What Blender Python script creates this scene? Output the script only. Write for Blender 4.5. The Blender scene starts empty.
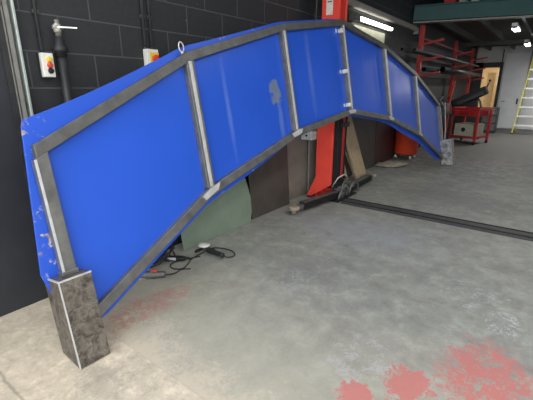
import bpy, bmesh, math, random
from mathutils import Vector, Matrix, Euler
random.seed(7)
sc = bpy.context.scene
COL = sc.collection
PI = math.pi
WX = -2.78            # inner face of the block wall

# ------------------------------------------------------------------ materials
class G:
    """tiny node-graph helper"""
    def __init__(s, name):
        s.m = bpy.data.materials.new(name); s.m.use_nodes = True
        s.t = s.m.node_tree; s.n = s.t.nodes; s.l = s.t.links
        s.b = s.n['Principled BSDF']
        s.tc = s.n.new('ShaderNodeTexCoord')
        s.co = s.tc.outputs['Object']
    def put(s, sock, v):
        if v is None: return
        if hasattr(v, 'is_linked') or isinstance(v, bpy.types.NodeSocket): s.l.new(v, sock)
        else: sock.default_value = v
    def noise(s, scale, detail=4, rough=.55, dist=0, vec=None):
        n = s.n.new('ShaderNodeTexNoise'); s.l.new(vec or s.co, n.inputs['Vector'])
        n.inputs['Scale'].default_value = scale; n.inputs['Detail'].default_value = detail
        n.inputs['Roughness'].default_value = rough; n.inputs['Distortion'].default_value = dist
        return n.outputs['Fac']
    def mapv(s, scale=(1,1,1), loc=(0,0,0), rot=(0,0,0), vec=None):
        n = s.n.new('ShaderNodeMapping'); s.l.new(vec or s.co, n.inputs['Vector'])
        n.inputs['Scale'].default_value = scale; n.inputs['Location'].default_value = loc
        n.inputs['Rotation'].default_value = rot
        return n.outputs['Vector']
    def ramp(s, fac, a, b):
        n = s.n.new('ShaderNodeMapRange'); s.l.new(fac, n.inputs['Value'])
        n.inputs['From Min'].default_value = a; n.inputs['From Max'].default_value = b
        n.clamp = True
        return n.outputs['Result']
    def math(s, op, a, b=None):
        n = s.n.new('ShaderNodeMath'); n.operation = op
        s.put(n.inputs[0], a); s.put(n.inputs[1], b)
        return n.outputs[0]
    def mix(s, fac, a, b):
        n = s.n.new('ShaderNodeMix'); n.data_type = 'RGBA'
        s.put(n.inputs[0], fac)
        for k, v in ((6, a), (7, b)):
            if isinstance(v, tuple): n.inputs[k].default_value = (*v[:3], 1)
            else: s.l.new(v, n.inputs[k])
        return n.outputs[2]
    def dist(s, c, r, vec=None):
        """distance from the ellipse centre c, 1 on its edge"""
        v = s.mapv((1/r[0], 1/r[1], 1/r[2]), (-c[0]/r[0], -c[1]/r[1], -c[2]/r[2]), vec=vec)
        n = s.n.new('ShaderNodeVectorMath'); n.operation = 'LENGTH'; s.l.new(v, n.inputs[0])
        return n.outputs['Value']
    def sep(s, vec=None):
        n = s.n.new('ShaderNodeSeparateXYZ'); s.l.new(vec or s.co, n.inputs[0]); return n.outputs
    def out(s, color, rough=.6, metal=0., bump=None, bs=.2, bd=.01, coat=0, spec=None):
        if isinstance(color, tuple): s.b.inputs['Base Color'].default_value = (*color[:3], 1)
        else: s.l.new(color, s.b.inputs['Base Color'])
        s.put(s.b.inputs['Roughness'], rough); s.put(s.b.inputs['Metallic'], metal)
        if spec is not None: s.b.inputs['Specular IOR Level'].default_value = spec
        if bump is not None:
            n = s.n.new('ShaderNodeBump'); n.inputs['Strength'].default_value = bs
            n.inputs['Distance'].default_value = bd
            s.l.new(bump, n.inputs['Height']); s.l.new(n.outputs[0], s.b.inputs['Normal'])
        return s.m

def simple(name, c, c2=None, rough=.6, metal=0., scale=12, lo=.4, hi=.7, bs=.1, bd=.004, stretch=None, spec=None):
    g = G(name); c2 = c2 or tuple(x*.75 for x in c)
    v = g.mapv(stretch) if stretch else None
    n = g.noise(scale, 5, .6, 0, v)
    col = g.mix(g.ramp(n, lo, hi), c, c2)
    return g.out(col, rough, metal, n, bs, bd, spec=spec)

def emis(name, c, s):
    g = G(name); g.b.inputs['Base Color'].default_value = (.9,.9,.9,1)
    g.b.inputs['Emission Color'].default_value = (*c,1); g.b.inputs['Emission Strength'].default_value = s
    return g.m

M = {}
M['steel'] = simple('mill_steel', (.21,.21,.20), (.12,.12,.115), .40, .5, 9, .35, .7, .12)
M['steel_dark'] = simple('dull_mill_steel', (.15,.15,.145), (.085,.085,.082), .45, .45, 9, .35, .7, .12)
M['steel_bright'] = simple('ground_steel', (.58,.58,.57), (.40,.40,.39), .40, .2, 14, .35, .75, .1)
M['galv'] = simple('galvanised', (.50,.56,.52), (.36,.41,.38), .45, .5, 18)
M['black'] = simple('black_paint', (.010,.010,.011), (.016,.016,.016), .6, spec=.3)
M['rubber'] = simple('black_rubber', (.015,.015,.016), (.022,.022,.022), .8)
M['dark'] = simple('dark_metal', (.035,.036,.038), (.02,.02,.021), .5, .3)
M['greymetal'] = simple('grey_metal', (.16,.16,.155), (.09,.09,.088), .45, .4)
M['red'] = simple('red_enamel', (.84,.075,.052), (.74,.06,.042), .38, 0, 5)
M['binred'] = simple('bright_orange_red', (.85,.085,.03), (.78,.07,.025), .4, 0, 4)
M['darkred'] = simple('dull_red_paint', (.42,.02,.022), (.28,.015,.015), .45, 0, 8)
M['rackred'] = simple('rack_red_paint', (.42,.035,.025), (.27,.02,.016), .5, 0, 8)
M['white'] = simple('white_plastic', (.75,.74,.68), (.62,.61,.55), .4, 0, 30)
M['pale'] = simple('pale_plastic', (.50,.54,.55), (.40,.43,.44), .5, 0, 20)
M['yellow'] = simple('yellow_plastic', (.75,.52,.05), (.65,.44,.04), .4)
M['redplastic'] = simple('red_plastic', (.65,.05,.03), (.5,.04,.03), .4)
M['ladder'] = simple('yellow_fibreglass', (.62,.58,.10), (.5,.46,.08), .5)
M['alu'] = simple('aluminium', (.85,.85,.82), (.72,.72,.70), .4, .3)
M['pipe'] = simple('black_pipe', (.03,.032,.033), (.05,.052,.053), .4, .2, 10)
M['conduit'] = simple('grey_black_conduit', (.065,.067,.07), (.045,.047,.05), .35, .2, 10)
M['strip'] = simple('worn_strip_steel', (.085,.083,.08), (.05,.05,.048), .6, .2, 30)
M['brass'] = simple('dull_nickel', (.45,.43,.38), (.2,.19,.16), .4, .5, 40)
M['greenboard'] = simple('sage_green_board', (.21,.265,.20), (.165,.215,.16), .55, 0, 3, .35, .7)
M['greyboard'] = simple('grey_brown_board', (.21,.185,.155), (.155,.137,.118), .6, 0, 4)
M['stripboard'] = simple('light_grey_board', (.30,.275,.24), (.23,.21,.18), .6, 0, 4)
M['darkboard'] = simple('dark_brown_board', (.075,.062,.052), (.05,.042,.036), .6, 0, 4)
M['reflectboard'] = simple('dark_board_red_reflection', (.075,.03,.028), (.05,.025,.024), .5, 0, 4)  # dark board with the reflected red painted into its colour
M['wood'] = simple('pale_timber', (.47,.36,.23), (.30,.22,.13), .65, 0, 7, .35, .7, .15, .003, (6,6,.6))
M['rag'] = simple('pale_cloth', (.40,.36,.28), (.27,.24,.18), .9, 0, 20)
M['teal'] = simple('teal_paint', (.005,.055,.06), (.01,.065,.068), .6, 0, 4)
M['crateboard'] = simple('pale_carton', (.42,.42,.33), (.33,.33,.26), .8, 0, 8)
M['mezz'] = simple('dark_deck', (.016,.016,.017), (.022,.022,.022), .8)
M['joist'] = simple('dark_joist', (.05,.05,.05), (.035,.035,.035), .7)
M['trunk'] = simple('grey_trunking', (.22,.215,.20), (.16,.155,.145), .55)
M['backwall'] = simple('grey_painted_wall', (.56,.57,.57), (.50,.51,.51), .7, 0, 3)
M['door'] = simple('pale_grey_door', (.68,.70,.71), (.62,.64,.65), .5, 0, 3)
M['cream'] = simple('cream_wall', (.65,.48,.25), (.55,.40,.20), .7, 0, 3)
M['ply'] = simple('plywood', (.55,.36,.16), (.42,.27,.12), .6, 0, 6)
M['frame_dark'] = simple('dark_door_frame', (.02,.02,.022), (.03,.03,.03), .5)
M['tan'] = simple('worn_tan_pad', (.36,.31,.23), (.20,.17,.13), .8, 0, 30)
M['cable'] = simple('cable_black', (.018,.018,.018), (.025,.025,.025), .55)
M['tube'] = emis('lit_tube', (1,.97,.86), 9)
M['tube2'] = emis('lit_tube_cool', (.92,.97,1), 11)

# blue enamel on the bridge sheet: scuffs, a stripped patch, chipped edge
g = G('blue_enamel')
n1 = g.noise(1.1, 3, .5)
base = g.mix(g.ramp(n1,.35,.65), (.018,.085,.52), (.022,.095,.58))
sc1 = g.noise(9, 6, .7, 1.2, g.mapv((1,1,.28)))
sc2 = g.noise(2.1, 2, .5)
scr = g.math('MULTIPLY', g.ramp(sc1,.66,.74), g.ramp(sc2,.5,.68))
base = g.mix(g.math('MULTIPLY', scr, .32), base, (.35,.45,.75))
def ssum(d, nz, k): return g.math('ADD', d, g.math('MULTIPLY', g.math('SUBTRACT', nz, .5), k))
nz = g.noise(14, 5, .65)
patch = ssum(g.dist((2.20,.05,1.51),(.10,.3,.12)), nz, 2.6)
pm = g.math('SUBTRACT', 1.0, g.ramp(patch,.75,1.0))
base = g.mix(g.math('MULTIPLY', pm, .8), base, (.17,.20,.22))
streak = ssum(g.dist((2.23,.05,1.22),(.04,.3,.26)), nz, 1.2)
base = g.mix(g.math('MULTIPLY', g.math('SUBTRACT',1.0,g.ramp(streak,.4,1.2)), .28), base, (.25,.33,.45))
streak = ssum(g.dist((1.54,.05,1.35),(.03,.3,.42)), nz, .8)
base = g.mix(g.math('MULTIPLY', g.math('SUBTRACT',1.0,g.ramp(streak,.2,1.2)), .22), base, (.3,.42,.7))
streak = ssum(g.dist((2.85,.05,1.7),(.05,.3,.5)), nz, .8)
base = g.mix(g.math('MULTIPLY', g.math('SUBTRACT',1.0,g.ramp(streak,.2,1.2)), .22), base, (.25,.33,.45))
M['blue'] = g.out(base, g.math('ADD', .30, g.math('MULTIPLY', scr, .3)), 0, g.noise(2.2,2,.5,0,g.mapv((1.6,1,.5))), .25, .02)
# chipped blue for the exposed rim of the sheet
g = G('blue_enamel_chipped')
e1 = g.noise(13, 6, .7, .6); e2 = g.noise(2.6, 3)
chip = g.math('MULTIPLY', g.ramp(e1,.585,.64), g.ramp(e2,.53,.62))
chip = g.math('MAXIMUM', chip, g.math('MULTIPLY', g.ramp(e1,.56,.62), g.ramp(g.sep()['X'],.14,.0)))
c = g.mix(g.ramp(g.noise(25,3),.4,.6), (.50,.47,.43), (.26,.19,.14))
M['bluechip'] = g.out(g.mix(chip, (.013,.08,.53), c), .4, 0, e1, .1, .003)

# mottled weathered steel of the feet
g = G('weathered_steel')
a = g.noise(16, 8, .72, .8); b = g.noise(55, 4, .6)
c = g.mix(g.ramp(a,.38,.62), (.055,.046,.038), (.22,.195,.165))
c = g.mix(g.math('MULTIPLY', g.ramp(b,.6,.72), .6), c, (.36,.35,.33))
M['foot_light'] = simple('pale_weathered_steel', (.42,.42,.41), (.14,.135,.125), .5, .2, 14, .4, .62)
M['foot'] = g.out(c, .5, .45, a, .25, .004)

# painted block wall
g = G('black_painted_blockwork')
v = g.n.new('ShaderNodeCombineXYZ'); s_ = g.sep()
g.l.new(g.math('ADD', s_['Y'], 30.2065), v.inputs['X']); g.l.new(g.math('ADD', s_['Z'], -.110), v.inputs['Y'])
br = g.n.new('ShaderNodeTexBrick'); g.l.new(v.outputs[0], br.inputs['Vector'])
br.inputs['Scale'].default_value = 1; br.inputs['Brick Width'].default_value = .457
br.inputs['Row Height'].default_value = .2317; br.inputs['Mortar Size'].default_value = .0055
br.inputs['Mortar Smooth'].default_value = .25; br.offset = .5
BR = br
nz = g.noise(26, 5, .65)
c = g.mix(g.ramp(nz,.35,.7), (.015,.0165,.0195), (.021,.023,.026))
c = g.mix(g.math('MULTIPLY', br.outputs['Fac'], .75), c, (.075,.08,.085))
spk = g.ramp(g.noise(34,2,.5,0,g.mapv((1,1,1),(3,1,2))), .79,.81)
c = g.mix(g.math('MULTIPLY', spk, .5), c, (.4,.4,.4))
h = g.math('SUBTRACT', g.math('MULTIPLY', nz, .35), br.outputs['Fac'])
M['block'] = g.out(c, .62, 0, h, .5, .008)
M['pier'] = simple('smooth_dark_render', (.020,.022,.029), (.027,.029,.036), .5, 0, 4)

# concrete floor, grey inside
def concrete(name, base1, base2, inside):
    g = G(name)
    big = g.noise(1.3, 6, .7, .3); mid = g.noise(5.5 if inside else 11, 9, .78, .3); fine = g.noise(38, 7, .8)
    c = g.mix(g.ramp(big,.36,.66), base1, base2)
    c = g.mix(g.math('MULTIPLY', g.ramp(mid,.50,.66), .65), c, tuple(min(1,x*1.42) for x in base1))
    c = g.mix(g.math('MULTIPLY', g.ramp(mid,.48,.34), .6), c, tuple(x*.62 for x in base2))
    c = g.mix(g.math('MULTIPLY', g.ramp(fine,.58,.70), .5), c, tuple(min(1,x*1.75) for x in base1))
    c = g.mix(g.math('MULTIPLY', g.ramp(fine,.42,.30), .45), c, tuple(x*.5 for x in base2))
    wn = g.noise(6, 8, .78, .3); wn2 = g.noise(20, 6, .8, .6); wn3 = g.noise(55, 4, .75, .5, g.mapv((1,.7,1)))
    flake = g.math('ADD', g.math('MULTIPLY', wn2, .6), g.math('MULTIPLY', wn3, .5))
    gap = g.noise(9, 7, .8, .4)
    def blob(cen, r, col, amt, k=2.2, lo=.84, hi=1.0, k2=4.2, fl=None):
        nonlocal c
        d = g.math('ADD', g.dist((*cen,0),(r[0],r[1],1)), g.math('MULTIPLY', g.math('SUBTRACT', wn, .5), k))
        d = g.math('ADD', d, g.math('MULTIPLY', g.math('SUBTRACT', flake, .55), k2))
        m = g.math('MULTIPLY', g.math('SUBTRACT', 1.0, g.ramp(d, lo, hi)), amt)
        if fl: m = g.math('MULTIPLY', m, g.ramp(g.math('ADD', g.math('MULTIPLY', flake, .7), g.math('MULTIPLY', gap, .55)), fl, fl+.05))
        c = g.mix(m, c, col)
    if inside:
        # dusty warm edge along the sill, where the slab meets the drive
        yy = g.math('ADD', s_y(g), g.math('MULTIPLY', g.math('SUBTRACT', wn, .5), 1.1))
        c = g.mix(g.math('MULTIPLY', g.ramp(yy, 2.3, .85), .8), c, (.48,.44,.335))
        y2 = g.math('ADD', s_y(g), g.math('MULTIPLY', g.math('SUBTRACT', flake, .55), .9))
        y2 = g.math('ADD', y2, g.math('MULTIPLY', g.math('SUBTRACT', wn, .5), .9))
        c = g.mix(g.math('MULTIPLY', g.ramp(y2, 1.22, 1.02), .85), c, (.57,.49,.38))
        # pale worn blue-grey paint
        blob((-.25,2.9), (.42,.34), (.46,.47,.49), .6, 2.2, fl=.69)
        blob((-.02,2.62), (.14,.16), (.56,.56,.57), .65, 1.8, fl=.66)
        blob((-1.5,3.6), (.9,.6), (.31,.33,.37), .5, 3.2, .4, 1.0)
        blob((-1.45,2.3), (.30,.25), (.42,.42,.44), .5, 2.4, fl=.67)
        blob((-.62,1.75), (.22,.28), (.46,.45,.48), .55, 2.2, fl=.66)
        blob((-1.95,1.2), (.30,.16), (.50,.45,.37), .7, 2.2, fl=.62)
        # flaking red paint
        blob((-.05,2.02), (.25,.33), (.53,.165,.15), .88, 1.9, fl=.60)
        blob((-.37,1.72), (.12,.15), (.53,.165,.15), .85, 2.7)
        blob((-.55,1.47), (.09,.09), (.53,.165,.15), .85, 2.7)
        blob((-2.08,1.33), (.17,.36), (.44,.17,.14), .6, 1.8, fl=.62)
        # oil-dark stains, and dimness painted over the back floor
        blob((-1.55,2.55), (.5,.3), (.16,.16,.155), .3, 3.0, .4, 1.0)
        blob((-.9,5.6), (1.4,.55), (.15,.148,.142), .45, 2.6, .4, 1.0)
        blob((-.6,13.5), (7,6.2), (.10,.096,.092), .85, 1.6, .6, 1.1, .8)  # rear slab darkened in colour to stand in for weak light
    else:
        blob((-1.7,.75), (.22,.14), (.27,.24,.2), .4, 3.0, .4, 1.0)
        lx = g.sep()
        crack = g.math('ABSOLUTE', g.math('ADD', g.math('SUBTRACT', lx['Y'], .44), g.math('MULTIPLY', g.math('SUBTRACT', wn,.5), .05)))
        c = g.mix(g.math('MULTIPLY', g.ramp(crack,.012,.003), .5), c, (.16,.14,.11))
    h = g.math('ADD', mid, g.math('MULTIPLY', fine, .6))
    return g.out(c, g.math('ADD', .52, g.math('MULTIPLY', mid, .22)), 0, h, .25, .006)
def s_y(g): return g.sep()['Y']
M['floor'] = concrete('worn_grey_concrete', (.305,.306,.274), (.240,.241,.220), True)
M['drive'] = concrete('warm_beige_concrete', (.60,.515,.40), (.50,.43,.335), False)

# ------------------------------------------------------------------ mesh helpers
class MB:
    def __init__(s): s.v = []; s.f = []; s.sm = []
    def add(s, vs, fs, smooth=False):
        o = len(s.v); s.v += [tuple(v) for v in vs]
        s.f += [tuple(o+i for i in f) for f in fs]; s.sm += [smooth]*len(fs); return s
    def hexa(s, p):      # 8 points: 4 bottom ring, 4 top ring
        return s.add(p, [(3,2,1,0),(4,5,6,7),(0,1,5,4),(1,2,6,5),(2,3,7,6),(3,0,4,7)])
    def box(s, a, b, rot=None, c=None):
        (x0,y0,z0),(x1,y1,z1) = a, b
        p = [Vector(q) for q in ((x0,y0,z0),(x1,y0,z0),(x1,y1,z0),(x0,y1,z0),(x0,y0,z1),(x1,y0,z1),(x1,y1,z1),(x0,y1,z1))]
        if rot:
            c = Vector(c) if c is not None else sum(p, Vector())/8
            R = Euler(rot).to_matrix(); p = [c + R@(q-c) for q in p]
        return s.hexa(p)
    def bar(s, a, b, w, h, up=(0,0,1)):      # rectangular bar from a to b
        a, b = Vector(a), Vector(b); d = (b-a).normalized(); up = Vector(up)
        x = d.cross(up); x = (x if x.length > 1e-4 else d.cross(Vector((1,0,0)))).normalized(); y = x.cross(d)
        q = [(-w/2,-h/2),(w/2,-h/2),(w/2,h/2),(-w/2,h/2)]
        return s.hexa([a+x*i+y*j for i,j in q]+[b+x*i+y*j for i,j in q])
    def tube(s, pts, r, n=12, cap=True):
        pts = [Vector(p) for p in pts]; rr = r if isinstance(r,(list,tuple)) else [r]*len(pts)
        rings = []; px = None
        for i, p in enumerate(pts):
            d = ((pts[min(i+1,len(pts)-1)] - pts[max(i-1,0)]))
            d = d.normalized() if d.length > 1e-9 else Vector((0,0,1))
            if px is None:
                px = d.orthogonal().normalized()
            else:
                px = px - d*px.dot(d); px = px.normalized() if px.length > 1e-6 else d.orthogonal().normalized()
            py = d.cross(px)
            rings.append([p + (px*math.cos(2*PI*k/n) + py*math.sin(2*PI*k/n))*rr[i] for k in range(n)])
        vs = [v for R in rings for v in R]; fs = []
        for i in range(len(pts)-1):
            for k in range(n):
                fs.append((i*n+k, i*n+(k+1)%n, (i+1)*n+(k+1)%n, (i+1)*n+k))
        s.add(vs, fs, True)
        if cap:
            o = len(s.v) - len(vs)
            s.f += [tuple(o+k for k in reversed(range(n))), tuple(o+(len(pts)-1)*n+k for k in range(n))]; s.sm += [False, False]
        return s
    def cyl(s, a, b, r, n=20):
        return s.tube([a, b], r, n)
    def lathe(s, c, prof, axis=(0,0,1), n=24):   # prof: (r, h) along axis from c
        c = Vector(c); ax = Vector(axis).normalized(); x = ax.orthogonal().normalized(); y = ax.cross(x)
        vs = [c + ax*h + (x*math.cos(2*PI*k/n)+y*math.sin(2*PI*k/n))*max(r,1e-4) for r,h in prof for k in range(n)]
        fs = [(i*n+k, i*n+(k+1)%n, (i+1)*n+(k+1)%n, (i+1)*n+k) for i in range(len(prof)-1) for k in range(n)]
        s.add(vs, fs, True)
        o = len(s.v)-len(vs); m = len(prof)-1
        s.f += [tuple(o+k for k in reversed(range(n))), tuple(o+m*n+k for k in range(n))]; s.sm += [False]*2
        return s
    def prism(s, poly, fn):      # poly of 2D points; fn(p, 0|1) -> 3D
        n = len(poly); vs = [fn(p,0) for p in poly] + [fn(p,1) for p in poly]
        fs = [tuple(reversed(range(n))), tuple(range(n,2*n))] + [(i,(i+1)%n,n+(i+1)%n,n+i) for i in range(n)]
        return s.add(vs, fs)
    def strip(s, outer, inner, y0, y1):   # closed band between two polylines in (s,t), from depth y0 to y1
        n = len(outer); vs = []
        for o, i in zip(outer, inner):
            vs += [(o[0],y0,o[1]),(o[0],y1,o[1]),(i[0],y1,i[1]),(i[0],y0,i[1])]
        fs = []
        for k in range(n-1):
            for j in range(4):
                fs.append((k*4+j, (k+1)*4+j, (k+1)*4+(j+1)%4, k*4+(j+1)%4))
        fs += [(0,1,2,3), tuple((n-1)*4+j for j in (3,2,1,0))]
        return s.add(vs, fs)
    def build(s, name, mat, parent=None, bevel=0, seg=2, loc=None):
        me = bpy.data.meshes.new(name); me.from_pydata(s.v, [], s.f)
        for p, k in zip(me.polygons, s.sm): p.use_smooth = k
        bm = bmesh.new(); bm.from_mesh(me); bmesh.ops.recalc_face_normals(bm, faces=bm.faces); bm.to_mesh(me); bm.free()
        me.materials.append(M[mat] if isinstance(mat,str) else mat)
        o = bpy.data.objects.new(name, me); COL.objects.link(o)
        if loc is not None: o.location = loc
        if parent: o.parent = parent
        if bevel:
            b = o.modifiers.new('bevel','BEVEL'); b.width = bevel; b.segments = seg; b.limit_method = 'ANGLE'; b.angle_limit = .6
        return o

def tag(o, label, cat, group=None, kind=None):
    if label: o['label'] = label
    if cat: o['category'] = cat
    if group: o['group'] = group
    if kind: o['kind'] = kind
    return o
def thing(name, label, cat, loc=(0,0,0), rotz=0, group=None):
    o = bpy.data.objects.new(name, None); COL.objects.link(o); o.empty_display_size = .1
    o.location = loc; o.rotation_euler = (0,0,rotz)
    return tag(o, label, cat, group)
def struct(o): o['kind'] = 'structure'; return o
def copy_tree(o, parent=None):
    c = o.copy(); COL.objects.link(c)
    if parent is not None: c.parent = parent
    for ch in o.children: copy_tree(ch, c)
    return c
def smooth(pts, m=5):
    P = [Vector(p) for p in pts]; out = []
    for i in range(len(P)-1):
        a, b, c, d = P[max(i-1,0)], P[i], P[i+1], P[min(i+2,len(P)-1)]
        for k in range(m):
            t = k/m
            out.append(.5*((2*b)+(c-a)*t+(2*a-5*b+4*c-d)*t*t+(3*b-a-3*c+d)*t**3))
    return out+[P[-1]]
def shift(pts, d): return [tuple(a-b for a,b in zip(p,d)) for p in pts]

# ------------------------------------------------------------------ setting
struct(MB().box((WX-.25,1.0,-.2),(6.0,17.0,0)).build('floor','floor'))
struct(MB().box((-6,-9,-.2),(8,.999,0)).build('driveway','drive'))
struct(MB().box((WX-.25,1.0,-.2),(WX,17.0,4.4)).build('wall_left','block'))
struct(MB().box((WX-.30,-1.2,-.2),(WX+.004,.96,4.4)).build('wall_pier','pier'))
struct(MB().box((6.0,1.0,-.2),(6.2,17.0,4.4)).build('wall_right','backwall'))
struct(MB().box((WX-.25,.9,3.7),(6.2,1.1,4.6)).build('wall_front','pier'))
struct(MB().box((WX-.25,1.0,4.4),(6.2,17.2,4.6)).build('ceiling','mezz'))
w = MB()
w.box((WX-.25,17,-.2),(-2.52,17.2,4.4)); w.box((-2.52,17,2.24),(-1.93,17.2,4.4)); w.box((-1.93,17,-.2),(6.2,17.2,4.4))
struct(w.build('wall_back','backwall'))
# office beyond the doorway
r = MB()
r.box((-3.9,19.6,-.2),(-.6,19.7,2.9)); r.box((-3.9,17.2,-.2),(-3.8,19.6,2.9)); r.box((-.7,17.2,-.2),(-.6,19.6,2.9))
r.box((-3.9,17.2,2.8),(-.6,19.7,2.9))
struct(r.build('wall_office','cream'))
struct(MB().box((-3.9,17.0,-.2),(-.6,19.7,.0)).build('floor_office','backwall'))
f = MB(); f.box((-2.80,16.93,0),(-2.50,17.0,2.42)); f.box((-1.95,16.95,0),(-1.85,17.0,2.42)); f.box((-2.80,16.93,2.24),(-1.85,17.0,2.42))
struct(f.build('trim_1','frame_dark'))
d = struct(MB().box((-1.80,16.955,.03),(-.55,16.995,2.72)).build('door_1','door', bevel=.004))
MB().cyl((-1.70,16.95,1.02),(-1.70,16.90,1.02),.014).cyl((-1.70,16.905,1.02),(-1.60,16.905,1.02),.011).build('door_handle','dark', d)
MB().box((-1.24,16.94,.92),(-1.19,16.956,1.12)).cyl((-1.215,16.94,1.05),(-1.215,16.91,1.05),.018).build('lock_plate','dark', d)
b = MB().box((-2.48,18.2,0),(-2.20,18.24,2.10)).build('plywood_sheet','ply'); tag(b,'upright plywood sheet in the lit room beyond the back doorway','sheet')
b = MB().box((-2.28,18.45,1.62),(-1.95,18.47,2.24)).build('wall_notice','white'); tag(b,'white notice high in the lit doorway beside the plywood','notice')
b.location.y += 1.12
# conduits dropping on the back wall
for x, z0, lab in ((-1.90,1.55,'thin dark conduit on the back wall beside the lit doorway'),(-1.02,1.75,'thin dark conduit on the back wall above the ladder side of the grey door')):
    yy = 16.92
    c_ = MB().cyl((x,yy,z0),(x,yy,2.86),.016,10).box((x-.03,yy-.02,z0-.05),(x+.03,yy+.03,z0+.03)).build('wall_conduit','frame_dark'); tag(c_,lab,'conduit')

# guide rail of the roller shutter
gr = thing('shutter_guide_rail','galvanised steel shutter guide rail standing at the left edge of the opening','rail',(WX+.004,1.025,0))
k = MB(); k.box((0,-.040,0),(.05,-.034,3.7)); k.box((0,-.04,0),(.006,.026,3.7)); k.box((.044,-.040,0),(.05,-.01,3.7))
k.build('channel','trunk',gr,.001)
MB().box((0,.010,0),(.058,.026,3.7)).build('lip','galv',gr,.003)
k = MB(); k.box((.004,-.075,0),(.022,-.040,3.7)); k.build('angle_strip','dark',gr)
for z in (.4,1.2,1.98,2.8): MB().cyl((.028,-.041,z),(.028,-.049,z),.012,8).build('bolt','greymetal',gr)

# mezzanine: beam, deck, joists
BA, BB = Vector((-2.74,8.72,0)), Vector((6.0,11.3,0))
bd = (BB-BA).normalized(); bn = Vector((-bd.y,bd.x,0))
def beam_pt(a, off, z): p = BA+bd*a+bn*off; return (p.x,p.y,z)
L = (BB-BA).length
k = MB(); k.hexa([beam_pt(0,0,2.86),beam_pt(L,0,2.86),beam_pt(L,.05,2.86),beam_pt(0,.05,2.86),beam_pt(0,0,3.13),beam_pt(L,0,3.13),beam_pt(L,.05,3.13),beam_pt(0,.05,3.13)])
k.hexa([beam_pt(0,-.05,3.13),beam_pt(L,-.05,3.13),beam_pt(L,.10,3.13),beam_pt(0,.10,3.13),beam_pt(0,-.05,3.15),beam_pt(L,-.05,3.15),beam_pt(L,.10,3.15),beam_pt(0,.10,3.15)])
bm_ = struct(k.build('mezzanine_beam','teal'))
k = MB(); k.hexa([beam_pt(0,-.05,2.81),beam_pt(L,-.05,2.81),beam_pt(L,.12,2.81),beam_pt(0,.12,2.81),beam_pt(0,-.05,2.835),beam_pt(L,-.05,2.835),beam_pt(L,.12,2.835),beam_pt(0,.12,2.835)])
k.build('beam_flange','trunk',bm_)
k = MB(); k.add([beam_pt(0,.06,2.98),beam_pt(L,.06,2.98),(6,17,2.98),(WX,17,2.98),beam_pt(0,.06,3.12),beam_pt(L,.06,3.12),(6,17,3.12),(WX,17,3.12)],
      [(3,2,1,0),(4,5,6,7),(0,1,5,4),(1,2,6,5),(2,3,7,6),(3,0,4,7)])
struct(k.build('ceiling_mezzanine','mezz'))
for i in range(9):
    x = -2.35+i*.75; a = (x-BA.x)/bd.x; p = BA+bd*a
    struct(MB().box((x-.03,p.y+.14,2.84),(x+.03,16.95,2.98)).build('ceiling_joist','joist'))
struct(MB().box((WX+.02,13.6,2.74),(6,13.7,2.84)).build('ceiling_crossbeam','joist'))

# ------------------------------------------------------------------ the arched blue bridge panel
P0 = Vector((-1.93,.78,0)); U = Vector((.33,7.6,0)).normalized()
V = Vector((-.197,0,1)); V = (V - U*V.dot(U)).normalized(); Y = V.cross(U)
R = Matrix((U,Y,V)).transposed()
pan = thing('arched_bridge_panel','long arched steel bridge side panel in bright blue sheet, leaning against the red lift','panel',P0)
pan.rotation_euler = R.to_euler()
TO = [(.02,1.235),(1.18,1.795),(2.41,2.14),(3.63,2.335),(4.84,2.15),(6.06,1.80),(7.335,1.225)]
TI = [(.02,1.160),(1.18,1.722),(2.41,2.07),(3.63,2.265),(4.84,2.08),(6.06,1.728),(7.335,1.15)]
BO = [(.06,.14),(1.17,.705),(2.41,1.050),(3.63,1.213),(4.84,1.050),(6.06,.705),(7.29,.12)]
BI = [(.06,.215),(1.17,.778),(2.41,1.120),(3.63,1.280),(4.84,1.120),(6.06,.778),(7.29,.195)]
def lerp(pl, s):
    for (a,b),(c,d) in zip(pl,pl[1:]):
        if s <= c or (c,d) == pl[-1]: return b+(d-b)*(s-a)/(c-a)
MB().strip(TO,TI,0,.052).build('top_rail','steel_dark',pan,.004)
MB().strip(BI,BO,0,.052).build('bottom_rail','steel',pan,.004)
for a,b,z in ((.004,.082,1.235),(7.262,7.335,1.255)):
    k = MB(); zt = lambda s: lerp(TI,min(max(s,.08),7.275))
    za, zb = lerp(TI,a)+.004, lerp(TI,b)+.004
    k.hexa([(a,.0,.5),(b,.0,.5),(b,.052,.5),(a,.052,.5),(a,0,za),(b,0,zb),(b,.052,zb),(a,.052,za)])
    ep = k.build('end_post','steel',pan,.004)
    c0 = a if a < 1 else b-.014
    MB().box((c0,-.004,.5),(c0+.014,.002,min(za,zb))).build('edge_strip','steel_bright',ep,.001)
for s in (1.18,2.41,3.63,4.84,6.06):
    w_ = .074
    k = MB(); k.box((s-w_/2,.002,lerp(BI,s)-.01),(s+w_/2,.05,lerp(TI,s)+.01))
    m = k.build('mullion','steel',pan,.004)
    h0 = .016 if s < 4 else .028  # wider bright strip on the far mullions paints in their stronger light
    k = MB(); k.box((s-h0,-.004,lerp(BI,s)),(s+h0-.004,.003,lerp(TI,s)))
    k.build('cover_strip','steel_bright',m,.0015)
# welds ground bright at the lower rail joints
for s,dz in ((1.17,0),(2.41,0),(3.63,0),(4.84,0),(6.06,0)):
    a,b = s-.10,s+.10
    k = MB(); k.strip([(a,lerp(BI,a)-.006),(s,lerp(BI,s)-.006),(b,lerp(BI,b)-.006)],[(a+.03,lerp(BO,a+.03)+.02),(s,lerp(BO,s)+.012),(b-.03,lerp(BO,b-.03)+.02)],-.0012,.01)
    k.build('ground_weld','steel_bright',pan)
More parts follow.
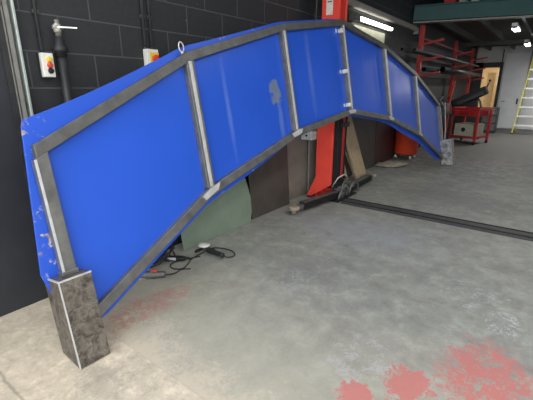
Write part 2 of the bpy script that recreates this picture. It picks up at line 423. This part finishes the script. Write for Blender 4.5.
# blue sheet: bays behind the frame
n = 72
ss = [ .03 + (7.325-.03)*i/n for i in range(n+1)]
def top_in(s):
    return lerp(TI,s)
MB().strip([(s,top_in(s)+.02) for s in ss],[(s,max(.06,lerp(BI,min(max(s,.06),7.29)))-.02) for s in ss],.048,.058).build('blue_sheet','blue',pan)
# wider back sheet whose chipped rim shows outside the frame
def up_off(s):  return   .12*math.exp(-max(s,0)/.7)+ (.026 if s < 3.4 else max(0,.026-(s-3.4)*.05))
def dn_off(s):
    if s < 1.6: return .055
    if s < 2.6: return .055-(s-1.6)*.043
    if s < 4.4: return .012
    return .012+min(.08,(s-4.4)*.06)
ss = [-.055] + [.018+(7.325-.018)*i/n for i in range(n+1)]
top = [((.005 if s<0 else s), lerp(TO,min(max(s,.02),7.335))+up_off(s)) for s in ss]; top[0] = (.003,1.338)
bot = [(s, max(.13,lerp(BO,min(max(s,.06),7.29))-dn_off(s))) for s in ss]; bot[0] = (-.085,.53)
MB().strip(top,bot,.060,.075).build('back_sheet','bluechip',pan,.003)
# feet: square steel boxes at both ends
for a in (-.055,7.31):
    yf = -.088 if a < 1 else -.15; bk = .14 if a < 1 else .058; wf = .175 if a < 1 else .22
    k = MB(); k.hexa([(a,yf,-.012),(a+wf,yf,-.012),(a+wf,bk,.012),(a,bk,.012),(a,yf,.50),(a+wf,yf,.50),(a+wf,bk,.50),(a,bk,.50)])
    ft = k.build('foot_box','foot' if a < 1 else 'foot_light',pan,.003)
    k = MB()
    for x in (a,):
        k.bar((x,yf,-.012),(x,yf,.50),.007,.007,(0,1,0))
    k.bar((a,yf,.50),(a+wf,yf,.50),.009,.009); k.bar((a,yf,.50),(a,bk,.50),.009,.009)
    k.build('weld_seam','steel_bright',ft)
    k = MB(); pc = .043 if a < 1 else 7.30
    k.box((pc-.046,-.01,.50),(pc+.046,.058,.525)); k.build('post_collar','steel',ft,.004)
# lifting eye
k = MB(); s0=1.15; z0=lerp(TO,s0)
k.tube([(s0+math.cos(t)*.022-.01,.025,z0+.045+math.sin(t)*.035) for t in [i*2*PI/18 for i in range(19)]],.005,8)
k.cyl((s0-.01,.025,z0-.005),(s0-.01,.025,z0+.014),.012,10)
e = k.build('lifting_eye','steel_bright',pan)
# pale clips along the middle mullion
for z in (2.20,1.73,1.33):
    MB().box((3.56,-.006,z-.022),(3.605,.048,z+.022)).build('clip','alu',pan,.003)
    MB().box((3.50,.040,z-.02),(3.53,.049,z+.02)).build('clip','pale',pan,.003)

# ------------------------------------------------------------------ two-post car lift
LX, LY = -2.40, 4.65
lift = thing('car_lift','tall red two-post car lift column with low black arms standing against the block wall','car lift',(LX,LY,0))
o = (LX,LY,0)
def q(x,y,z): return (x-LX,y-LY,z)
x0,x1,y0,y1 = -2.525,-2.29,4.45,4.665
k = MB()
prof = [(-2.66,.012),(-2.60,.012),(x1,.215),(x1,2.95),(x0,2.95),(x0,.30)]
k.prism(prof, lambda p,e: q(p[0], y0+(.022 if e else 0), p[1]))
k.prism([(x1,.03),(x1,2.95),(x0,2.95),(x0,.03)], lambda p,e: q(p[0], y1-(.022 if e else 0), p[1]))
k.box(q(x0-.0,y0+.022,.03),q(x0+.022,y1-.022,2.95))
k.box(q(x1-.02,y0+.022,.23),q(x1,y0+.04,2.95)); k.box(q(x1,y1-.05,.03),q(x1+.003,y1,2.95))
k.build('column','red',lift,.004)
MB().box(q(-2.64,4.42,0),q(-2.14,5.02,.018)).build('base_plate','dark',lift,.003)
MB().box(q(-2.54,4.43,2.95),q(-2.26,4.69,2.975)).build('cap_plate','red',lift,.003)
cr = MB().box(q(-2.45,4.50,.16),q(-2.235,4.76,1.25)).build('carriage','black',lift,.006)
MB().box(q(-2.235,4.56,1.0),q(-2.19,4.74,1.06)).build('stop_bracket','dark',cr,.004)
MB().bar(q(-2.225,4.64,.30),q(-2.225,4.64,1.55),.03,.02).build('lock_bar','darkred',cr)
MB().box(q(-2.49,4.50,1.0),q(-2.42,4.62,2.9)).build('ram','dark',lift)
MB().tube([q(-2.38,4.56,z) for z in (1.0,2.9)],.012,8).build('lift_chain','greymetal',lift)
MB().tube(smooth([q(-2.545,4.56,.1),q(-2.55,4.55,.6),q(-2.56,4.56,1.15),q(-2.545,4.58,2.0),q(-2.55,4.55,2.9)]),.011,8).build('hydraulic_hose','cable',lift)
k = MB().box(q(-2.71,4.33,.825),q(-2.535,4.46,.945)); pb = k.build('control_box','pale',lift,.012,3)
MB().cyl(q(-2.62,4.335,.885),q(-2.62,4.322,.885),.015).build('button','black',pb)
# label on the column: white plate with red figures
lb = MB().box(q(-2.465,y0-.003,2.36),q(-2.375,y0-.0005,2.64)).build('label_plate','white',lift)
for (xa,za,w_,h_) in ((-2.447,2.565,.016,.03),(-2.415,2.565,.016,.03),(-2.45,2.50,.06,.012)):
    MB().box(q(xa,y0-.0045,za),q(xa+w_,y0-.003,za+h_)).build('label_mark','dark',lb)
MB().cyl(q(-2.43,y0-.004,2.225),q(-2.43,y0-.001,2.225),.035).build('label_dot','white',lift)
# arms folded along the wall
def arm(ya, yb, xa, xb, s):
    d = 1 if yb > ya else -1
    k = MB(); k.bar(q(xa,ya,.085),q(xb,yb,.085),.10,.085); am = k.build('arm','black',lift,.006)
    k = MB(); k.bar(q(xa,ya,.130),q(xb,yb,.130),.09,.006); k.build('arm_top','greymetal',am)
    ex = Vector((xb-xa,yb-ya,0)).normalized()
    e0 = Vector((xb,yb,.085)); e1 = e0+ex*.16
    k = MB(); k.bar(q(*(e0-ex*.05)),q(*e1),.065,.055); k.build('arm_extension','greymetal',am,.004)
    k = MB(); k.lathe(q(e1.x,e1.y,.06),[(.03,-.045),(.035,.0),(.068,.01),(.07,.045),(.06,.055)],n=20); k.build('lifting_pad','tan',am)
arm(4.62,3.80,-2.225,-2.33,1)
arm(4.74,5.78,-2.215,-2.275,1)
for yy in (4.60,4.77):
    MB().lathe(q(-2.225,yy,.02),[(.075,0),(.075,.13),(.055,.14),(.03,.145),(.03,.17)],n=20).build('arm_pivot','greymetal',lift)
for k_,(ya,yb,h) in enumerate(((4.40,4.66,.20),(4.72,5.02,.22),(4.56,4.86,.26))):
    xx = -2.13 if k_ < 2 else -2.19
    pts = [q(xx+.02*math.sin(t),ya+(yb-ya)*(1-math.cos(t))/2,.05+h*math.sin(t)*.85) for t in [i*PI/10 for i in range(11)]]
    MB().tube(pts,.013,8).build('foot_guard','greymetal',lift)
MB().box(q(-2.25,4.50,.14),q(-2.14,4.93,.165),(0,.2,0)).build('carriage_foot','greymetal',lift,.004)
MB().tube([q(-2.27,4.47,.2),q(-2.2,4.50,.33),q(-2.17,4.62,.36),q(-2.17,4.72,.31)],.009,8).build('release_rod','steel_bright',lift)
# cable loop at column top
c_ = MB().tube(smooth([(-2.60,4.42,3.2),(-2.58,4.40,2.8),(-2.575,4.40,2.5),(-2.60,4.42,2.2),(-2.64,4.45,1.9)]),.014,8).build('hanging_cable','cable'); tag(c_,'black cable hanging beside the top of the red lift column','cable')
# cover strip across the floor
cs = thing('floor_cover_strip','long dark steel cable cover strip running across the concrete from the lift foot','cover strip',(0,4.545,0))
k = MB(); xa,xb=-2.11,5.2
k.prism([(-.125,0),(-.085,.022),(.085,.022),(.125,0)], lambda p,e: (xb if e else xa,p[0],p[1])); k.build('ramp_plate','joist',cs)
for yy in (-.075,.075):
    MB().box((xa,yy-.011,.020),(xb,yy+.011,.030)).build('edge_strip','black',cs)
MB().box((xa,-.055,.021),(xb,.055,.026)).build('centre_strip','strip',cs)

# ------------------------------------------------------------------ things on the block wall
def conduit(y, z0, z1, lab, r=.0115):
    k = MB().cyl((WX+.015,y,z0),(WX+.015,y,z1),r,10)
    for z in (z0+.25,z0+1.0):
        k.box((WX,y-.022,z-.012),(WX+.018,y+.022,z+.012))
    tag(k.build('electrical_conduit','conduit'),lab,'conduit','conduits on the block wall')
conduit(1.185,1.72,3.9,'black conduit rising from the white push-button box')
conduit(1.992,1.80,3.9,'left of the two black conduits above the red and yellow isolator')
conduit(2.058,1.80,3.9,'right of the two black conduits above the red and yellow isolator')
pbx = thing('push_button_box','white push-button control box with three round buttons on black block wall','control box',(WX-.001,1.195,1.645))
MB().box((0,-.040,-.078),(.022,.040,.078)).build('back_case','dark',pbx,.004)
MB().box((.022,-.038,-.076),(.062,.038,.076)).build('front_case','white',pbx,.006)
for z,mm,lab in ((.035,'yellow','yellow button'),(.0,'redplastic','red button'),(-.035,'black','black button')):
    b = MB().lathe((.060,.008,z),[(.019,0),(.019,.006),(.015,.008),(.015,.018),(.011,.021)],(1,0,0),18).build('button',mm,pbx); b['label'] = lab
iso = thing('isolator_switch','white isolator box with red knob on yellow plate, above the blue panel edge','switch',(WX,2.03,1.735))
MB().box((0,-.055,-.07),(.06,.055,.07)).build('case','white',iso,.006)
MB().box((.06,-.030,-.045),(.064,.054,.045)).build('face_plate','yellow',iso)
MB().lathe((.064,.018,-.002),[(.030,0),(.030,.014),(.024,.018)],(1,0,0),20).box((.078,.008,-.028),(.098,.028,.024)).build('knob','redplastic',iso)
for y in (-.038,.028): MB().cyl((.015,y,.07),(.015,y,.09),.017,12).build('gland','dark',iso)
# standpipe
sp = thing('standpipe','black upright standpipe with pale lever valve on the block wall','pipe',(WX+.05,1.292,0))
MB().tube([(0,0,0),(0,0,1.72)],.028,16).build('pipe','pipe',sp)
MB().lathe((0,0,1.70),[(.034,0),(.034,.03),(.046,.032),(.046,.062),(.04,.066),(.04,.075),(.030,.08),(.026,.13)]).build('coupling','dark',sp)
MB().lathe((0,0,1.83),[(.018,0),(.018,.02),(.026,.022),(.026,.045),(.018,.047),(.018,.058),(.024,.06),(.024,.075),(.014,.08),(.014,.10)],n=12).tube([(0,-.03,1.885),(0,.035,1.885)],.013,10).build('valve','brass',sp)
MB().bar((.02,.0,1.885),(.075,.095,1.885),.016,.008).cyl((0,0,1.885),(.026,0,1.885),.010,10).build('lever','alu',sp)
MB().box((-.05,-.04,1.2),(-.02,.04,1.23)).build('clamp','dark',sp)

# lamp and trunking high on the wall
tr = thing('cable_trunking','grey cable trunking running along the wall above the fluorescent lamp','trunking',(WX+.002,6.7,2.68))
MB().box((0,-2.0,-.0),(.07,2.25,.095)).build('channel','trunk',tr,.003)
MB().box((.07,-2.0,.012),(.078,2.25,.083)).build('lid','trunk',tr,.002)
MB().box((0,2.22,-.06),(.10,2.30,.06)).build('end_box','trunk',tr,.004)
wl = thing('wall_lamp','lit fluorescent batten lamp on the wall behind the blue panel','lamp',(WX,6.62,2.545))
MB().box((0,-.80,-.03),(.05,.80,.03)).build('housing','trunk',wl,.004)
MB().tube([(.085,-.71,0),(.085,.74,0)],.028,12).build('tube','tube',wl)
MB().box((0,-.88,-.055),(.13,-.73,.055)).build('end_cap','greymetal',wl,.006)
b = MB().box((WX,5.9,2.10),(WX+.012,7.25,2.46)).build('pale_wall_board','crateboard'); tag(b,'pale board on the wall below the lit fluorescent lamp','board')

# ------------------------------------------------------------------ boards leaning on the wall
def board(name, poly, xb, lean, th, mat, lab, cat='board', y_lean=0):
    yc = sum(p[0] for p in poly)/len(poly); 
    k = MB().prism([(p[0]-yc,p[1]) for p in poly], lambda p,e: ((th if e else 0)-lean*p[1], p[0]+y_lean*p[1], p[1]))
    o = k.build(name, mat, None, .002, 1, (xb,yc,0)); return tag(o,lab,cat)
board('green_board',[(2.12,0),(3.12,0),(3.165,.12),(3.17,.3),(3.12,.5),(3.0,.72),(2.8,.9),(2.12,1.0)],-2.625,.125,.014,'greenboard','sage green board with a rounded edge leaning low behind the blue panel')
board('brown_board',[(3.19,0),(3.99,0),(3.99,1.15),(3.19,1.15)],-2.66,.07,.014,'darkboard','dark brown sheet between the green board and the lift column')
board('grey_board',[(4.02,0),(5.15,0),(5.15,1.6),(4.02,1.6)],-2.745,.008,.012,'greyboard','grey-brown board upright against the wall just behind the red lift column')
board('narrow_board',[(4.54,0),(4.70,0),(4.70,1.5),(4.54,1.5)],-2.70,.02,.014,'stripboard','narrow lighter grey strip board left of the red lift column')
board('wide_brown_board',[(5.35,0),(7.10,0),(7.10,1.22),(5.35,1.22)],-2.72,.035,.016,'darkboard','wide dark brown board against the wall behind the timber plank')
board('red_reflection_board',[(7.16,0),(8.25,0),(8.25,.84),(7.16,.84)],-2.74,.03,.016,'reflectboard','dark board on the wall next to the red bin, red reflection in its colour')
def plank(name, a, b, w, t, mat, lab, cat='plank'):
    a = Vector(a); b = Vector(b); k = MB().bar((0,0,0), b-a, w, t, (1,0,.3)); o = k.build(name, mat, None, .003, 1, a); return tag(o,lab,cat)
plank('timber_plank',(-2.40,5.80,.02),(-2.735,5.38,1.50),.39,.04,'wood','broad pale timber plank leaning beside the red lift column')
plank('timber_batten',(-2.50,5.48,.01),(-2.73,5.26,1.10),.035,.022,'wood','thin pale batten leaning between the lift column and the broad plank')
plank('timber_batten',(-2.44,5.66,.01),(-2.70,5.36,.95),.035,.02,'wood','thin batten leaning closest to the left edge of the broad plank')

# red bin on castors
bn_ = thing('wheeled_bin','bright red round bin on castors below the arch of the blue panel','bin',(-2.525,8.47,0))
MB().lathe((0,0,.10),[(.24,0),(.25,.02),(.255,.70),(.268,.71),(.268,.75),(.25,.752),(.245,.1),(.0,.1)],n=32).build('body','binred',bn_)
MB().box((-.2,-.2,.075),(.2,.2,.10)).build('dolly','black',bn_,.01)
for k_ in range(4):
    a = PI/4+k_*PI/2; x,y = .225*math.cos(a),.225*math.sin(a)
    w_ = MB().cyl((x-.016,y,.048),(x+.016,y,.048),.048,16).build('castor','alu' if k_ in(2,3) else 'alu',bn_)
    MB().box((x-.02,y-.012,.04),(x+.02,y+.012,.095)).build('fork','dark',w_)

# crumpled cloth
bm = bmesh.new(); bmesh.ops.create_icosphere(bm, subdivisions=4, radius=1)
from mathutils import noise as NZ
for v in bm.verts:
    p = v.co.copy(); h = NZ.noise(p*2.3)*.35 + NZ.noise(p*6)*.18
    v.co = Vector((p.x*.20*(1+h), p.y*.33*(1+h), max(0,(p.z*.5+.35+h*.9))*.085))
me = bpy.data.meshes.new('crumpled_cloth'); bm.to_mesh(me); bm.free(); me.materials.append(M['rag'])
for p in me.polygons: p.use_smooth = True
cl = bpy.data.objects.new('crumpled_cloth', me); COL.objects.link(cl); cl.location = (-2.44,7.36,0); cl.rotation_euler.z = -.5
tag(cl,'crumpled pale cloth heap on the floor in front of the wide brown board','cloth')

# ------------------------------------------------------------------ power tools on the floor
def grinder(name, lab, loc, rz, disc, body, scale=1.0, guard_up=True):
    t = thing(name, lab, 'power tool', loc, rz)
    S = scale
    MB().lathe((0,0,.045*S),[(.018*S,0),(.030*S,.01*S),(.033*S,.09*S),(.027*S,.13*S),(.025*S,.22*S),(.03*S,.25*S),(.02*S,.262*S)],(1,0,0),16).build('body',body,t)
    MB().box((-.075*S,-.03*S,.022*S),(.01*S,.03*S,.075*S)).build('gear_head','greymetal',t,.008)
    MB().lathe((-.045*S,0,.075*S),[(.062*S,0),(.064*S,.004*S),(.064*S,.012*S),(.03*S,.016*S),(.014*S,.022*S)],(0,0,1),24).build('disc',disc,t)
    MB().lathe((-.04*S,-.03*S,.05*S),[(.012*S,0),(.016*S,.02*S),(.018*S,.06*S),(.014*S,.10*S)],(0,-1,0),12).build('side_handle','black',t)
    return t
g1 = grinder('angle_grinder','dark angle grinder with a white disc on the floor before the green board',(-2.40,2.22,0),-.05,'white','dark',.86)
MB().tube(smooth([(.225,.0,.04),(.25,.03,.02),(.25,.12,.008),(.16,.17,.008),(.04,.15,.008),(-.03,.09,.008),(-.02,-.07,.007),(.0,-.18,.007),(.06,-.28,.007),(.09,-.36,.007),(.03,-.41,.007),(-.05,-.38,.007),(-.06,-.28,.007),(.0,-.17,.013),(.02,-.10,.008)]),.0055,8).build('cord','cable',g1)
g2 = grinder('angle_grinder','black angle grinder with pale nameplate lying beside the white-disc grinder',(-2.58,1.86,0),.55,'dark','black',.74)
MB().box((.04,-.030,.03),(.12,-.026,.052)).build('nameplate','pale',g2)
MB().tube(smooth([(.21,0,.036),(.24,.03,.02),(.20,.08,.008),(.10,.10,.008),(-.02,.08,.008)]),.0055,8).build('cord','cable',g2)
g3 = thing('air_tool','small grey power tool with a red switch under the lower blue edge','power tool',(-2.40,1.60,0),.75)
MB().lathe((-.10,0,.034),[(.022,0),(.032,.01),(.034,.12),(.028,.14),(.028,.2),(.018,.21)],(1,0,0),16).build('body','greymetal',g3)
MB().box((-.0,-.012,.055),(.045,.012,.078)).build('switch','redplastic',g3,.005)
MB().box((-.11,-.03,.0),(-.05,.03,.05)).build('nose','tan',g3,.006)
MB().tube(smooth([(.11,0,.03),(.17,.05,.01),(.22,.12,.007),(.30,.13,.007)]),.005,8).build('air_hose','cable',g3)
# tangle of wire behind
pts = []
for i in range(140):
    a = i*.55; rr = .085+.035*math.sin(i*.37)
    pts.append((rr*math.cos(a)*1.1, rr*1.4*math.sin(a), .012+.05*(1+math.sin(i*.83))))
wt = MB().tube(pts,.004,6).build('wire_coil','cable',None,0,2,(-2.56,2.12,0)); wt.location=(-2.55,1.83,0); wt.location.x=-2.62; tag(wt,'loose coil of dark wire on the floor at the left end of the green board','wire')

# ------------------------------------------------------------------ cantilever rack and its stock
rk = thing('cantilever_rack','red cantilever stock rack along the far left wall under the mezzanine','rack',(-2.62,9.06,0))
ys = (0,3.45,6.1)
for i,y in enumerate(ys):
    up = MB().box((-.045,y-.05,0),(.045,y+.05,2.80)).build('upright','rackred',rk,.004)
    MB().box((-.12,y-.06,0),(.12,y+.06,.03)).build('foot','rackred',up,.004)
    for z in (2.41,2.07,1.75):
        if i == 0 or z > 1.6:
            MB().bar((.02,y,z),(.46,y,z+.085),.05,.045).build('arm','rackred',up,.003)
for z,x in ((2.54,.03),(2.19,.06)):
    MB().bar((x,0,z),(x,6.15,z),.03,.03).build('tie_rail','rackred',rk)
MB().bar((.05,3.2,1.25),(.05,3.55,1.70),.09,.05).build('brace','rackred',rk)
def stock(x,y0_,y1_,z,r,lab,mat='dark'):
    k = MB(); n=20
    k.lathe((0,0,0),[(r,0),(r,y1_-y0_),(r*.82,y1_-y0_),(r*.82,0.0),(r,0)],(0,1,0),n)
    tag(k.build('steel_tube',mat,None,0,2,(x,y0_,z)),lab,'tube','steel tubes on the red rack')
stock(-2.35,7.75,14.9,2.205,.026,'long thin grey steel tube on the middle rack arms, farther from the wall','greymetal')
stock(-2.46,7.35,14.8,2.185,.024,'thin steel tube nearest the wall on the middle rack arms')
stock(-2.26,9.7,14.8,1.92,.055,'thick open-ended tube on the lowest rack arms, farthest from the wall')
stock(-2.42,8.75,14.9,1.885,.045,'dark tube on the lowest rack arms, nearest the wall','dark')

# ------------------------------------------------------------------ red trolley with its carton
TX,TY = -1.874,11.96
tl = thing('tool_trolley','red steel tool trolley with a drawer, standing before the black machine','trolley',(TX,TY,0),-.33)
W2,D2 = .36,.36
MB().box((-W2-.03,-D2,.90),(W2+.03,D2,.945)).box((-W2-.03,-D2,.945),(W2+.03,-D2+.012,.98)).box((-W2-.03,D2-.012,.945),(W2+.03,D2,.98)).box((-W2-.03,-D2,.945),(-W2-.018,D2,.98)).box((W2+.018,-D2,.945),(W2+.03,D2,.98)).build('top_tray','darkred',tl,.004)
dr = MB().box((-W2+.05,-D2-.005,.76),(W2-.05,D2-.05,.895)).build('drawer','darkred',tl,.004)
MB().box((-.12,-D2-.03,.82),(.12,-D2-.005,.84)).build('handle','dark',dr)
MB().box((-W2,-D2,.17),(W2,D2,.21)).build('lower_shelf','darkred',tl,.004)
for sx in (-1,1):
    for sy in (-1,1):
        lg = MB().box((sx*W2-.03,sy*(D2-.03)-.03,.10),(sx*W2+.03,sy*(D2-.03)+.03,.905)).build('leg','darkred',tl,.004)
        MB().cyl((sx*W2-.018,sy*(D2-.03),.05),(sx*W2+.018,sy*(D2-.03),.05),.05,16).build('castor','rubber',lg)
ct = thing('carton','pale carton with a dark opening on the lower shelf of the red trolley','box',(TX,TY,.212),-.33)
MB().box((-.28,-.27,0),(.28,.25,.33)).build('case','crateboard',ct,.006)
MB().lathe((-.02,-.272,.17),[(.06,0),(.06,-.004)],(0,1,0),16).build('opening','black',ct)

# ------------------------------------------------------------------ black machine (slanted arm) behind the trolley
mc = thing('metal_saw','black machine with a raised slanted arm standing behind the red trolley','machine',(-2.11,13.3,0),.08)
MB().box((-.42,-.28,0),(.35,.28,.72)).build('cabinet','dark',mc,.01)
MB().box((-.5,-.3,.72),(.62,.3,.80)).build('bed','greymetal',mc,.008)
am = MB().bar((-.56,0,.98),(.36,0,1.46),.22,.26).build('arm','black',mc,.05)
MB().bar((-.40,-.14,1.02),(.26,-.14,1.36),.03,.10).build('blade_cover','dark',am,.01)
MB().box((-.32,-.12,.80),(.16,.16,1.12)).build('pivot_housing','black',mc,.04)
MB().lathe((-.05,.06,1.0),[(.09,0),(.10,.02),(.10,.24),(.06,.27)],(0,1,0),20).build('motor','dark',mc)
MB().tube([(.32,-.05,1.5),(.36,-.05,1.62),(.38,-.05,1.68)],.018,10).lathe((.385,-.05,1.68),[(.02,0),(.04,.02),(.04,.05),(.02,.07)],(0,0,1),12).build('feed_handle','dark',mc)
MB().box((-.1,-.2,.80),(.12,.2,.92)).box((.30,-.2,.80),(.36,.2,.92)).cyl((.36,0,.86),(.62,0,.86),.02,10).build('vise','greymetal',mc,.005)
MB().tube([(.3,.12,.8),(.2,.12,1.1),(.1,.1,1.25)],.03,10).build('support_ram','greymetal',mc)
# bench of dark parts to the left of it
bc = thing('work_bench','dark steel bench under the rack left of the red trolley','bench',(-2.51,10.9,0))
MB().box((-.25,-.8,.80),(.22,.8,.86)).build('bench_top','dark',bc,.004)
for sx in (-.2,.17):
    for sy in (-.74,.74): MB().box((sx-.03,sy-.03,0),(sx+.03,sy+.03,.80)).build('leg','dark',bc)
eng = thing('engine_part','dark gearbox-like casting on the bench left of the red trolley','engine part',(-2.50,10.7,.86))
MB().lathe((0,-.2,.17),[(.10,0),(.16,.03),(.17,.16),(.13,.22),(.11,.38),(.07,.42)],(0,1,0),20).build('casing','dark',eng)
MB().tube([(.05,-.1,.30),(.08,0,.40),(.05,.15,.40),(.0,.22,.3)],.03,10).build('pipe_bend','greymetal',eng)
MB().box((-.1,-.12,0),(.1,.12,.08)).build('mount','dark',eng)
for k_ in range(3): MB().cyl((.14,-.1+k_*.09,.12),(.19,-.1+k_*.09,.12),.02,8).build('bolt','greymetal',eng)
bx = MB().box((-.13,-.15,0),(.13,.15,.2)).box((-.14,-.16,.2),(.14,.16,.23)).build('parts_tin','greymetal',None,.004,2,(-2.52,11.4,.86)); tag(bx,'grey metal tin with a lid on the far end of the dark bench','tin')
ps = MB().tube([(0,0,.0),(-.03,.01,.5),(-.09,.02,.9),(-.13,.03,1.15)],[.016,.015,.014,.012],10).build('pale_pole','pale',None,0,2,(-2.12,10.3,0)); tag(ps,'pale bent pole standing by the far end of the blue panel','pole')
bt = thing('grey_cabinet','low grey cabinet between the red trolley and the pale grey door','cabinet',(-1.78,15.2,0))
MB().box((-.22,-.25,0),(.22,.25,.86)).build('body','dark',bt,.006)
for z in (.1,.36,.62):
    dd = MB().box((-.2,-.265,z),(.2,-.25,z+.22)).build('drawer','greymetal',bt,.003); MB().box((-.06,-.28,z+.14),(.06,-.265,z+.16)).build('handle','dark',dd)

# ------------------------------------------------------------------ step ladder
ld = thing('step_ladder','tall yellow step ladder with pale treads by the back wall','ladder',(-.70,15.2,0))
Ht, NT = 2.55, 8
def lx(z): return .37-.066*z
def ly(z): return .23*z
for sx in (-1,1):
    st = MB().bar((sx*lx(0),0,.0),(sx*lx(Ht),ly(Ht),Ht),.035,.09,(0,1,0)).build('stile','ladder',ld,.003)
    MB().box((sx*lx(0)-.03,-.055,0),(sx*lx(0)+.03,.055,.04)).build('rubber_foot','rubber',st)
    MB().bar((sx*(lx(0)-.01),1.15,.0),(sx*(lx(Ht)-.01),ly(Ht)+.06,Ht-.05),.03,.06,(0,1,0)).build('rear_leg','ladder',ld,.003)
for k_ in range(NT):
    z = .28+k_*.30
    MB().box((-lx(z),ly(z)-.05,z-.02),(lx(z),ly(z)+.06,z+.030)).build('tread','alu',ld,.003)
MB().box((-lx(Ht)-.03,ly(Ht)-.06,Ht-.02),(lx(Ht)+.03,ly(Ht)+.14,Ht+.03)).build('top_cap','ladder',ld,.006)

# ------------------------------------------------------------------ lamps under the mezzanine
def batten(x, y, z, ln, lab, power, parent_group='ceiling lamps under the mezzanine', cool=True):
    t = thing('ceiling_lamp', lab, 'lamp', (x,y,z), 0, parent_group)
    MB().box((-.05,-ln/2-.04,0),(.05,ln/2+.04,.06)).build('housing','white',t,.004)
    MB().box((-.055,-ln/2,-.035),(.055,ln/2,0)).build('diffuser','tube2',t,.01)
    for s in (-1,1): MB().box((-.06,s*(ln/2+.02)-.03,-.04),(.06,s*(ln/2+.02)+.03,.0)).build('end_cap','greymetal',t)
    la = bpy.data.lights.new('lamp_light','AREA'); la.shape='RECTANGLE'; la.size=.1; la.size_y=ln; la.energy=power; la.color=(1,.98,.95)
    lo = bpy.data.objects.new('lamp_light',la); COL.objects.link(lo); lo.location=(x,y,z-.05)
    return t
LP2 = 16
batten(-.97,9.90,2.70,.62,'nearer lit lamp under the mezzanine, just behind the teal beam',6)
batten(-.94,12.95,2.66,.75,'farther lit lamp under the mezzanine, toward the back wall',24)
t = batten(.6,14.8,2.66,1.2,'added out-of-view lamp under the mezzanine right of the step ladder',38)  # extra batten out of view, added to brighten the back wall
for y,lab in ((2.6,'added unseen roof lamp over the front bay nearer the opening'),(5.0,'added unseen roof lamp over the front bay nearer the mezzanine')):  # unseen roof battens, added as fill light for the front bay
    t = batten(1.2,y,4.28,1.5,lab,FRONT if 'FRONT' in globals() else 26,'added unseen roof lamps over the front bay')

# things kept on the mezzanine edge
def crate(name,x,a,z,sz,mat,lab,cat='box'):
    p = BA+bd*a+bn*.4
    t = thing(name,lab,cat,(p.x,p.y,3.12))
    MB().box((-sz[0]/2,-sz[1]/2,0),(sz[0]/2,sz[1]/2,sz[2])).build('body',mat,t,.006)
    MB().box((-sz[0]/2-.008,-sz[1]/2-.008,sz[2]),(sz[0]/2+.008,sz[1]/2+.008,sz[2]+.02)).build('lid',mat,t,.004)
crate('storage_box',0,.70,0,(.22,.2,.22),'darkred','small dark red box on the mezzanine above the teal beam')
crate('storage_box',0,.95,0,(.14,.2,.24),'crateboard','left cream carton on the mezzanine edge, beside the dark red box')
crate('storage_box',0,1.17,0,(.12,.2,.24),'crateboard','right cream carton on the mezzanine edge')

# ------------------------------------------------------------------ light
wd = bpy.data.worlds.new('sky'); sc.world = wd; wd.use_nodes = True
bg = wd.node_tree.nodes['Background']; bg.inputs[0].default_value = (.95,.98,1.0,1); bg.inputs[1].default_value = 2.0
la = bpy.data.lights.new('office_light','AREA'); la.size=.6; la.energy=14; la.color=(1,.88,.68)
lo = bpy.data.objects.new('office_light',la); COL.objects.link(lo); lo.location=(-2.2,18.4,2.75)

# ------------------------------------------------------------------ camera
cd = bpy.data.cameras.new('camera'); cam = bpy.data.objects.new('camera',cd); COL.objects.link(cam)
cd.sensor_fit='HORIZONTAL'; cd.sensor_width=36; cd.lens=370/533*36; cd.clip_start=.05
pit = math.atan(112/370); yaw = math.radians(37.3)
cam.location=(0,0,1.5); cam.rotation_euler=(PI/2-pit,0,yaw)
sc.camera = cam
sc.view_settings.view_transform='Standard'; sc.view_settings.look='None'; sc.view_settings.gamma=1
sc.view_settings.use_curve_mapping=False; sc.view_settings.exposure=0.62
